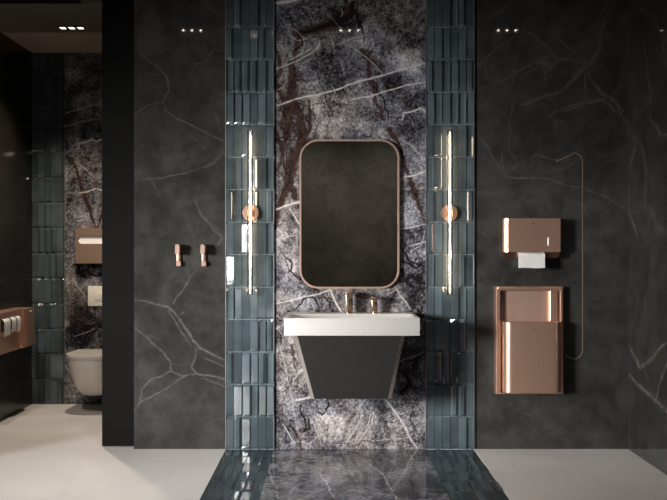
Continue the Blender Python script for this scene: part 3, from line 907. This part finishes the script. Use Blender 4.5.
# ------------------------------------------------------------------ sconces
def sconce(x, label):
    z = 1.408; yd = D - .0135
    t = thing('wall_sconce', label, 'wall lamp', (x, D, z), 'tube sconces on the teal tile bands')
    bm = bmesh.new(); lathe(bm, [(.046, D - .006), (.049, D - .012), (.049, D - .036), (.047, D - .040)], x, 0, n=40, cz=z, axis='Y')
    loc(mesh_obj('mounting_disc', bm, M['copper'], t, True), t)
    yt = D - .066
    bm = bmesh.new(); box(bm, x - .010, x + .010, yt + .010, D - .038, z - .02, z + .02, .002)
    loc(mesh_obj('bracket', bm, M['copper'], t, True), t)
    z0, z1 = .925, 1.893
    bm = bmesh.new(); lathe(bm, [(.0165, z0), (.0165, z1)], x, yt, n=28, caps=False)
    loc(mesh_obj('glass_tube', bm, M['glass'], t, True), t)
    bm = bmesh.new(); lathe(bm, [(.0028, z0 + .006), (.0028, z1 - .006)], x, yt, n=12)
    loc(mesh_obj('light_rod', bm, M['led'], t, True), t)
    for za in (z0 - .004, z1 - .002):
        bm = bmesh.new(); lathe(bm, [(.0165, za), (.0172, za + .002), (.0172, za + .005), (.0165, za + .007)], x, yt, n=24)
        loc(mesh_obj('end_cap', bm, M['glass'], t, True), t)
    return t
sconce(wx(250, 5.52), 'slim glowing glass tube wall lamp with copper disc left of the mirror')
sconce(wx(450.3, 5.52), 'slim glowing glass tube wall lamp with copper disc right of the mirror')

# ------------------------------------------------------------------ coat hooks
def hook(x, label):
    zc = wz(255.5)
    t = thing('coat_hook', label, 'hook', (x, D, zc), 'copper hooks on the left dark marble panel')
    w = .0135
    bm = bmesh.new(); box(bm, x - w, x + w, D - .012, D - .0005, wz(266.5), wz(244.5), .003)
    loc(mesh_obj('back_plate', bm, M['copper_dark'], t, True), t)
    bm = bmesh.new(); prism(bm, rrect(x - w + .0005, x + w - .0005, wz(254.6, 5.54), wz(244.3, 5.54), .014, 6), D - .074, D - .010)
    bmesh.ops.bevel(bm, geom=[e for e in bm.edges if all(abs(v.co.y - (D - .074)) < 1e-5 for v in e.verts)], offset=.0018, segments=2, affect='EDGES')
    o = loc(mesh_obj('peg', bm, M['peg'], t, True, 40), t)
    bm = bmesh.new(); prism(bm, rrect(x - w, x + w, wz(265.8, 5.57), wz(261.0, 5.57), 0, 6, (.002, .002, .012, .012)), D - .030, D - .010)
    loc(mesh_obj('peg', bm, M['peg'], t, True, 40), t)
hook(wx(178.4, 5.57), 'copper double peg coat hook, the left of the pair on dark marble')
hook(wx(203.6, 5.57), 'copper double peg coat hook, the right one nearer the teal tiles')

# ------------------------------------------------------------------ paper towel dispenser
dpt = .105; yf = D - dpt
dx0, dx1 = wx(501.2), wx(557.0)
t = thing('paper_towel_dispenser', 'copper wall dispenser with a white paper towel hanging below its cover', 'dispenser', ((dx0 + dx1) / 2, D, wz(259)))
bm = bmesh.new()
prism(bm, rrect(dx0 + .004, dx1 - .001, wz(258.2, 5.56), wz(218.8, 5.52), 0, 6, (.012, .030, .004, .004)), D - .072, D - .0005)
loc(mesh_obj('back_case', bm, M['copper_dark'], t, True), t)
bm = bmesh.new()
# cover, plan outline with a chamfered left corner and a rounded right one
pl = [(dx0, D - .0735), (dx0 + .002, yf + .012), (dx0 + .012, yf), (dx1 - .010, yf), (dx1 - .004, yf + .003), (dx1, yf + .010), (dx1, D - .0735)]
pl = [(dx0, D - .030), (dx0, yf + .022), (dx0 + .006, yf + .008), (dx0 + .020, yf), (dx1 - .012, yf), (dx1 - .004, yf + .004), (dx1, yf + .012), (dx1, D - .030)]
za, zb_ = wz(252.0, yf), wz(218.3, yf)
prism(bm, pl, za, zb_, 'Z')
loc(mesh_obj('cover', bm, M['copper'], t, True, 25), t)
bm = bmesh.new(); q = P(548.2, 242, yf); box(bm, q.x - .0045, q.x + .0045, yf - .0012, yf + .004, wz(245.6, yf), wz(237.6, yf), .001)
o = loc(mesh_obj('sight_slot', bm, M['paper'], t), t); o['label'] = 'small pale sight window'
bm = bmesh.new(); q = P(533, 223.3, yf); lathe(bm, [(.0050, yf - .0010), (.0050, yf + .003)], q.x, 0, n=12, cz=q.z, axis='Y')
o = loc(mesh_obj('badge', bm, M['copper_dark'], t), t); o['label'] = 'tiny dark badge'
# the towel
pq0, pq1 = wx(518, 5.50), wx(544.6, 5.50)
bm = bmesh.new()
prof = [(D - .055, wz(251.2, 5.52)), (D - .082, wz(251.8, 5.50) - .004), (D - .102, wz(252.5, 5.50) - .006), (D - .108, wz(256, 5.50)), (D - .109, wz(268, 5.49))]
rws = []
for k, (yy, zz) in enumerate(prof):
    rws.append([bm.verts.new((pq0 + (pq1 - pq0) * i / 6, yy + .002 * math.sin(i * 1.3 + k), zz + .0015 * math.sin(i * 1.1))) for i in range(7)])
for a, b in zip(rws, rws[1:]):
    for i in range(6): bm.faces.new((a[i], a[i + 1], b[i + 1], b[i]))
bmesh.ops.solidify(bm, geom=bm.faces[:], thickness=.0016)
o = mesh_obj('paper_towel', bm, M['paper'], None, True, 60)
tag(o, 'folded white paper towel sticking out of the copper wall dispenser', 'paper towel')

# ------------------------------------------------------------------ waste bin in wall frame
t = thing('waste_bin', 'tall copper wall waste bin in an open copper frame below the towel dispenser', 'waste bin', (wx(529), D, wz(395.5)))
fy = D - .050
fx0, fx1, fz0, fz1 = wx(495.3), wx(561.0), wz(394.2, fy), wz(286.6, fy)
fx1 = wx(563.3, fy)
fx0 = wx(496.0, fy)
bm = bmesh.new()
W = .028
ring_prism(bm, [(fx0, fz0), (fx1, fz0), (fx1, fz1), (fx0, fz1)], [(fx0 + W, fz0 + .014), (fx1 - W * .75, fz0 + .014), (fx1 - W * .75, fz1 - .024), (fx0 + W, fz1 - .024)], fy, D - .0005)
bmesh.ops.bevel(bm, geom=[e for e in bm.edges if all(abs(v.co.y - fy) < 1e-5 for v in e.verts)], offset=.006, segments=3, affect='EDGES')
loc(mesh_obj('frame', bm, M['copper'], t, True), t)
bm = bmesh.new(); box(bm, fx0 + W - .002, fx1 - W * .75 + .002, D - .010, D - .0008, fz0 + .012, fz1 - .022)
loc(mesh_obj('back_plate', bm, M['copper_face'], t), t)
bm = bmesh.new(); cx_ = wx(553.5, D - .03)
prism(bm, rrect(cx_ - .030, cx_ + .020, D - .040, D - .008, 0, 6, (.015, .004, .001, .001)), wz(321, 5.56), fz1 - .026, 'Z')
loc(mesh_obj('liner_clip', bm, M['copper'], t, True), t)
bm = bmesh.new()
ry = D - .125
qx0, qx1 = wx(503.2, ry + .04), wx(560.4, ry + .03)
qz0, qz1 = wz(392.8, ry), wz(322.5, ry)
oy = D - .040
plan = [(qx0, oy)]
r = .045
for i in range(9):
    a = PI + (PI / 2) * i / 8; plan.append((qx0 + r + r * math.cos(a), ry + r + r * math.sin(a)))
for i in range(9):
    a = 1.5 * PI + (PI / 2) * i / 8; plan.append((qx1 - r + r * math.cos(a), ry + r + r * math.sin(a)))
plan.append((qx1, oy))
# open-topped shell
inn = [(x + (.004 if x < bx + 1.08 else -.004), min(y + .004, oy - .004)) for x, y in plan]
cxm = (qx0 + qx1) / 2
inn = [((x - cxm) * .965 + cxm, oy - .004 - (oy - .004 - y - .004) * 1.0 if y < oy else oy - .004) for x, y in plan]
n = len(plan)
Ls = [[bm.verts.new((*p, z)) for p in s] for s, z in ((plan, qz0), (plan, qz1), (inn, qz1), (inn, qz0 + .01))]
for a, b in zip(Ls, Ls[1:]):
    for i in range(n): bm.faces.new((a[i], a[(i + 1) % n], b[(i + 1) % n], b[i]))
bm.faces.new(Ls[0]); bm.faces.new(Ls[-1])
loc(mesh_obj('bin', bm, M['copper_bin'] if 'copper_bin' in M else M['copper'], t, True, 25), t)
bm = bmesh.new(); q = P(534, 329, ry); lathe(bm, [(.0045, ry - .0010), (.0045, ry + .003)], q.x, 0, n=12, cz=q.z, axis='Y')
o = loc(mesh_obj('badge', bm, M['copper_dark'], t), t); o['label'] = 'tiny dark badge'

# ------------------------------------------------------------------ toilet
TX = -1.744
t = thing('toilet', 'white wall hung toilet with closed lid in the stall on the left', 'toilet', (TX, D2, .12))
def dshape(hw, y0, y1, n=28, p=2.6):
    """plan outline: straight at the wall (y1), rounded nose at y0"""
    pts = [(TX + hw * .93, y1), ]
    cyy = y0 + (y1 - y0) * .52
    for i in range(n + 1):
        a = -PI * i / n
        c, s = math.cos(a), math.sin(a)
        pts.append((TX + hw * (abs(c) ** (2 / p)) * (1 if c >= 0 else -1), cyy - (cyy - y0) * (abs(s) ** (2 / p))))
    pts.append((TX - hw * .93, y1))
    return pts
ztop = wz(348, 7.20)
y0 = 6.675
bm = bmesh.new()
secs = [(.118, .085, .20), (.126, .105, .16), (.17, .128, .095), (.23, .150, .045), (.30, .168, .012), (.36, .178, .0), (ztop - .032, .182, .0)]
rings = [[bm.verts.new((*p, z)) for p in dshape(hw, y0 + dy, D2 - .001)] for z, hw, dy in secs]
n = len(rings[0])
for a, b in zip(rings, rings[1:]):
    for i in range(n): bm.faces.new((a[i], a[(i + 1) % n], b[(i + 1) % n], b[i]))
bm.faces.new(rings[0]); bm.faces.new(rings[-1])
loc(mesh_obj('bowl', bm, M['ceramic'], t, True, 50), t)
for nm, za, zb2, hw, dy in (('seat', ztop - .030, ztop - .017, .184, -.002), ('lid', ztop - .0155, ztop, .187, -.005)):
    bm = bmesh.new(); prism(bm, dshape(hw, y0 + dy, D2 - .09), za, zb2, 'Z')
    bmesh.ops.bevel(bm, geom=[e for e in bm.edges if all(abs(v.co.z - zb2) < 1e-5 for v in e.verts)], offset=.004, segments=3, affect='EDGES')
    loc(mesh_obj(nm, bm, M['ceramic'], t, True, 50), t)

# flush plate
t = thing('flush_plate', 'ivory square flush plate on the stall wall above the toilet', 'flush plate', (TX, D2, wz(306, D2)))
fx0_, fx1_ = wx(88.3, D2), 2 * TX - wx(88.3, D2)
bm = bmesh.new(); box(bm, fx0_, fx1_, D2 - .012, D2 - .0005, wz(306, D2), wz(286, D2), .002)
loc(mesh_obj('plate', bm, M['plastic'], t, True), t)
for a, b in ((fx0_ + .055, TX - .004), (TX + .004, fx1_ - .055)):
    bm = bmesh.new(); box(bm, a, b, D2 - .0150, D2 - .010, wz(300.5, D2), wz(291.5, D2), .0015)
    loc(mesh_obj('button', bm, M['plastic'], t, True), t)

# seat cover dispenser above
sx0 = wx(75.4, 7.16); sx1 = 2 * TX - sx0
t = thing('seat_cover_dispenser', 'flat square copper dispenser above the flush plate in the stall', 'dispenser', (TX, D2, wz(263, 7.16)))
zb3, zt3 = wz(263.3, 7.16), wz(228.3, 7.16)
sl0, sl1, sr = wz(244.0, 7.16), wz(235.8, 7.16), .0
outer = rrect(sx0, sx1, zb3, zt3, .003, 8)
inner = rrect(sx0 + .018, sx1 - .018, sl0, sl1, (sl1 - sl0) / 2 - .0005, 8)
bm = bmesh.new(); ring_prism(bm, outer, inner, D2 - .052, D2 - .008)
M['copper_brown'] = simple('brown_copper_sheet', (.50, .35, .26), .45, 1.0, .03)
loc(mesh_obj('front_panel', bm, M['copper_brown'], t, True), t)
bm = bmesh.new(); box(bm, sx0 - .004, sx1 + .004, D2 - .014, D2 - .0005, zb3 - .004, zt3 + .004)
loc(mesh_obj('back_case', bm, M['copper_dark'], t), t)
bm = bmesh.new()
prism(bm, rrect(sx0 + .020, sx1 - .020, sl0 + .002, sl1 - .002, (sl1 - sl0) / 2 - .004, 8), D2 - .040, D2 - .0145)
tag(mesh_obj('paper_seat_cover', bm, M['paper']), 'white paper showing in the slot of the flat copper stall dispenser', 'paper')

# toilet roll dispenser on the left stall wall
t = thing('toilet_roll_dispenser', 'copper toilet roll dispenser with curved corner on the dark left stall wall', 'dispenser', (XL, 6.45, .49))
zt4, zb4 = .768, .494
def pr(x, d): return (wx(x, d), d)
pl = [(XL + .001, 6.05), (XL + .118, 6.06), (XL + .122, 6.08), pr(19.5, 6.60), pr(22.5, 6.625), pr(24.2, 6.62), pr(26.0, 6.64), pr(29, 6.72), pr(34, 6.83), (wx(34, 6.83) - .004, 6.85), (XL + .001, 6.86)]
bm = bmesh.new(); prism(bm, pl, zb4, zt4, 'Z')
bmesh.ops.bevel(bm, geom=[e for e in bm.edges if all(abs(v.co.z - zb4) < 1e-5 for v in e.verts)], offset=.012, segments=3, affect='EDGES')
loc(mesh_obj('housing', bm, M['copper'], t, True, 25), t)
# flat black slab painting in the shaded opening under the hood
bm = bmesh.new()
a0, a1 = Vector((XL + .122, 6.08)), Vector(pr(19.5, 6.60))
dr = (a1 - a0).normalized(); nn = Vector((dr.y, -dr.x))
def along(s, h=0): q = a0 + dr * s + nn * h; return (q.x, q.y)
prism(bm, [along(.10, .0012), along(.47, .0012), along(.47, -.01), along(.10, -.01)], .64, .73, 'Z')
loc(mesh_obj('opening', bm, M['opening_shade'], t), t)
bm = bmesh.new(); q = pr(30.5, 6.752); lathe(bm, [(.004, q[1] - .004), (.004, q[1] + .02)], q[0], 0, n=12, cz=.745, axis='Y')
loc(mesh_obj('lock', bm, M['paper'], t), t)
def roll(s0, s1, drop, label):
    bm = bmesh.new()
    prof = [(.004, .728), (.016, .722), (.022, .705), (.022, .68), (.020, drop)]
    R0 = []
    for h, z in prof:
        a = along(s0, h); b = along(s1, h)
        R0.append([bm.verts.new((*a, z)), bm.verts.new((*b, z + (.004 if z == drop else 0)))])
    for a, b in zip(R0, R0[1:]): bm.faces.new((a[0], a[1], b[1], b[0]))
    bmesh.ops.solidify(bm, geom=bm.faces[:], thickness=.002)
    o = mesh_obj('toilet_paper', bm, M['paper'], None, True, 60)
    tag(o, label, 'toilet paper', 'toilet paper tails in the copper roll dispenser')
roll(.395, .48, .618, 'white toilet paper tail nearest the curved copper corner of the roll dispenser')
roll(.275, .375, .628, 'white toilet paper tail, the middle one hanging from the roll dispenser')
roll(.11, .245, .612, 'wide white toilet paper tail at the left edge of the roll dispenser')

# ------------------------------------------------------------------ ceiling lights
def downlight(x, y, label, mat, r, group):
    t = thing('ceiling_light', label, 'ceiling light', (x, y, CEIL), group)
    bm = bmesh.new()
    for k in (-1, 0, 1):
        cx = x + k * .060
        ou = [(cx - .030, y - .045), (cx + .030, y - .045), (cx + .030, y + .045), (cx - .030, y + .045)]
        for (a, b, c, d) in ((cx - .030, cx + .030, y - .045, y - .040), (cx - .030, cx + .030, y + .040, y + .045), (cx - .030, cx - .026, y - .040, y + .040), (cx + .026, cx + .030, y - .040, y + .040)):
            box(bm, a, b, c, d, CEIL - .010, CEIL - .0003)
    loc(mesh_obj('housing', bm, M['black'], t), t)
    for k in (-1, 0, 1):
        bm = bmesh.new(); cx = x + k * .060
        if r: lathe(bm, [(r, CEIL - .006), (r, CEIL - .0006)], cx, y, n=20)
        else: box(bm, cx - .017, cx + .017, y - .035, y + .035, CEIL - .006, CEIL - .0006)
        loc(mesh_obj('lamp', bm, mat, t), t)
    return t
downlight(wx(71.3, 6.37), 6.37, 'warm triple downlight in the taupe ceiling of the stall', M['stallbulb'], 0, None)
for k, (x, y) in enumerate(((-.5, .2), (.9, .2), (-2.04, 4.75))):      # unseen fittings added for the extra beams
    bm = bmesh.new()
    for q in (-1, 0, 1):
        box(bm, x + q * .06 - .03, x + q * .06 + .03, y - .045, y + .045, CEIL - .010, CEIL - .0003)
        lathe(bm, [(.0065, CEIL - .0112), (.0065, CEIL - .0100)], x + q * .06, y, n=16)
    for f in bm.faces: f.material_index = 1 if f.calc_center_median().z < CEIL - .0104 else 0
    struct(mesh_obj('trim_%d' % (6 + k), bm, [M['black'], M['bulb']]))
for x, lb in ((-.956, 'over the coat hooks'), (.127, 'over the washbasin'), (1.21, 'over the copper waste bin')):
    downlight(x, 4.75, 'black triple downlight in the dark ceiling %s' % lb, M['bulb'], .0065, 'downlights along the main wall')

# ------------------------------------------------------------------ lights
def area(name, loc_, rot, sx, sy, e, col, spread=PI):
    l = bpy.data.lights.new(name, 'AREA'); l.shape = 'RECTANGLE'; l.size = sx; l.size_y = sy; l.energy = e; l.color = col; l.spread = spread
    o = bpy.data.objects.new(name, l); C.objects.link(o); o.location = loc_; o.rotation_euler = rot; return o
def aim(o, tgt):
    o.rotation_euler = (Vector(tgt) - o.location).to_track_quat('-Z', 'Y').to_euler()
def spot(name, loc_, tgt, e, ang, blend, col, rad=.03):
    l = bpy.data.lights.new(name, 'SPOT'); l.energy = e; l.spot_size = math.radians(ang); l.spot_blend = blend; l.color = col; l.shadow_soft_size = rad
    o = bpy.data.objects.new(name, l); C.objects.link(o); o.location = loc_; aim(o, tgt); return o
wl = area('left_key_light', (XW + .75, .55, 1.45), (0, 0, 0), 1.3, 1.2, 58, (1.0, .985, .97), math.radians(37))  # added key light from the unseen left, narrowed to leave wall tops dim
aim(wl, (.0, 5.6, .50))
for x in (-2.04, -.956, .127, 1.21):  # leftmost beam belongs to an unseen added fitting
    spot('downlight_beam', (x, 4.75, CEIL - .02), (x, 4.95, 0), 38, 85, .9, (1.0, .93, .86))
for x in (-.5, .9):
    spot('added_rear_beam', (x, .2, CEIL - .02), (x, -1.5, .9), 75, 110, .9, (1.0, .95, .88))  # added to brighten the unseen rear wall for the mirror
spot('added_entry_beam', (-2.04, 4.75, CEIL - .02), (-1.85, 6.9, .45), 115, 45, .8, (1.0, .90, .78))  # added beam from an unseen fitting, lights the toilet front
spot('stall_beam', (-1.75, 6.37, CEIL - .02), (-1.66, 6.42, 0), 150, 112, .8, (1.0, .84, .66))

# world: soft daylight outside the added window
for x in (wx(250, 5.52), wx(450.3, 5.52)):
    l_ = area('tube_glow', (x, D - .0615, 1.409), (PI / 2, 0, 0), .009, .94, 1.0, (1.0, .74, .48))
    aim(l_, (x, D, 1.409))
w = bpy.data.worlds.new('world'); sc.world = w; w.use_nodes = True
w.node_tree.nodes['Background'].inputs[0].default_value = (.75, .85, 1, 1)
w.node_tree.nodes['Background'].inputs[1].default_value = .5

# ------------------------------------------------------------------ camera
cam = bpy.data.cameras.new('camera'); co = bpy.data.objects.new('camera', cam); C.objects.link(co)
cam.sensor_width = 36; cam.lens = F / 667 * 36
cam.shift_x = (333.5 - VX) / 667; cam.shift_y = -(250 - VY) / 667
co.location = (0, 0, H); co.rotation_euler = (PI / 2, 0, 0)
cam.clip_start = .05
sc.camera = co
sc.view_settings.view_transform = 'Standard'; sc.view_settings.look = 'None'
sc.view_settings.exposure = 0; sc.view_settings.gamma = 1; sc.view_settings.use_curve_mapping = False
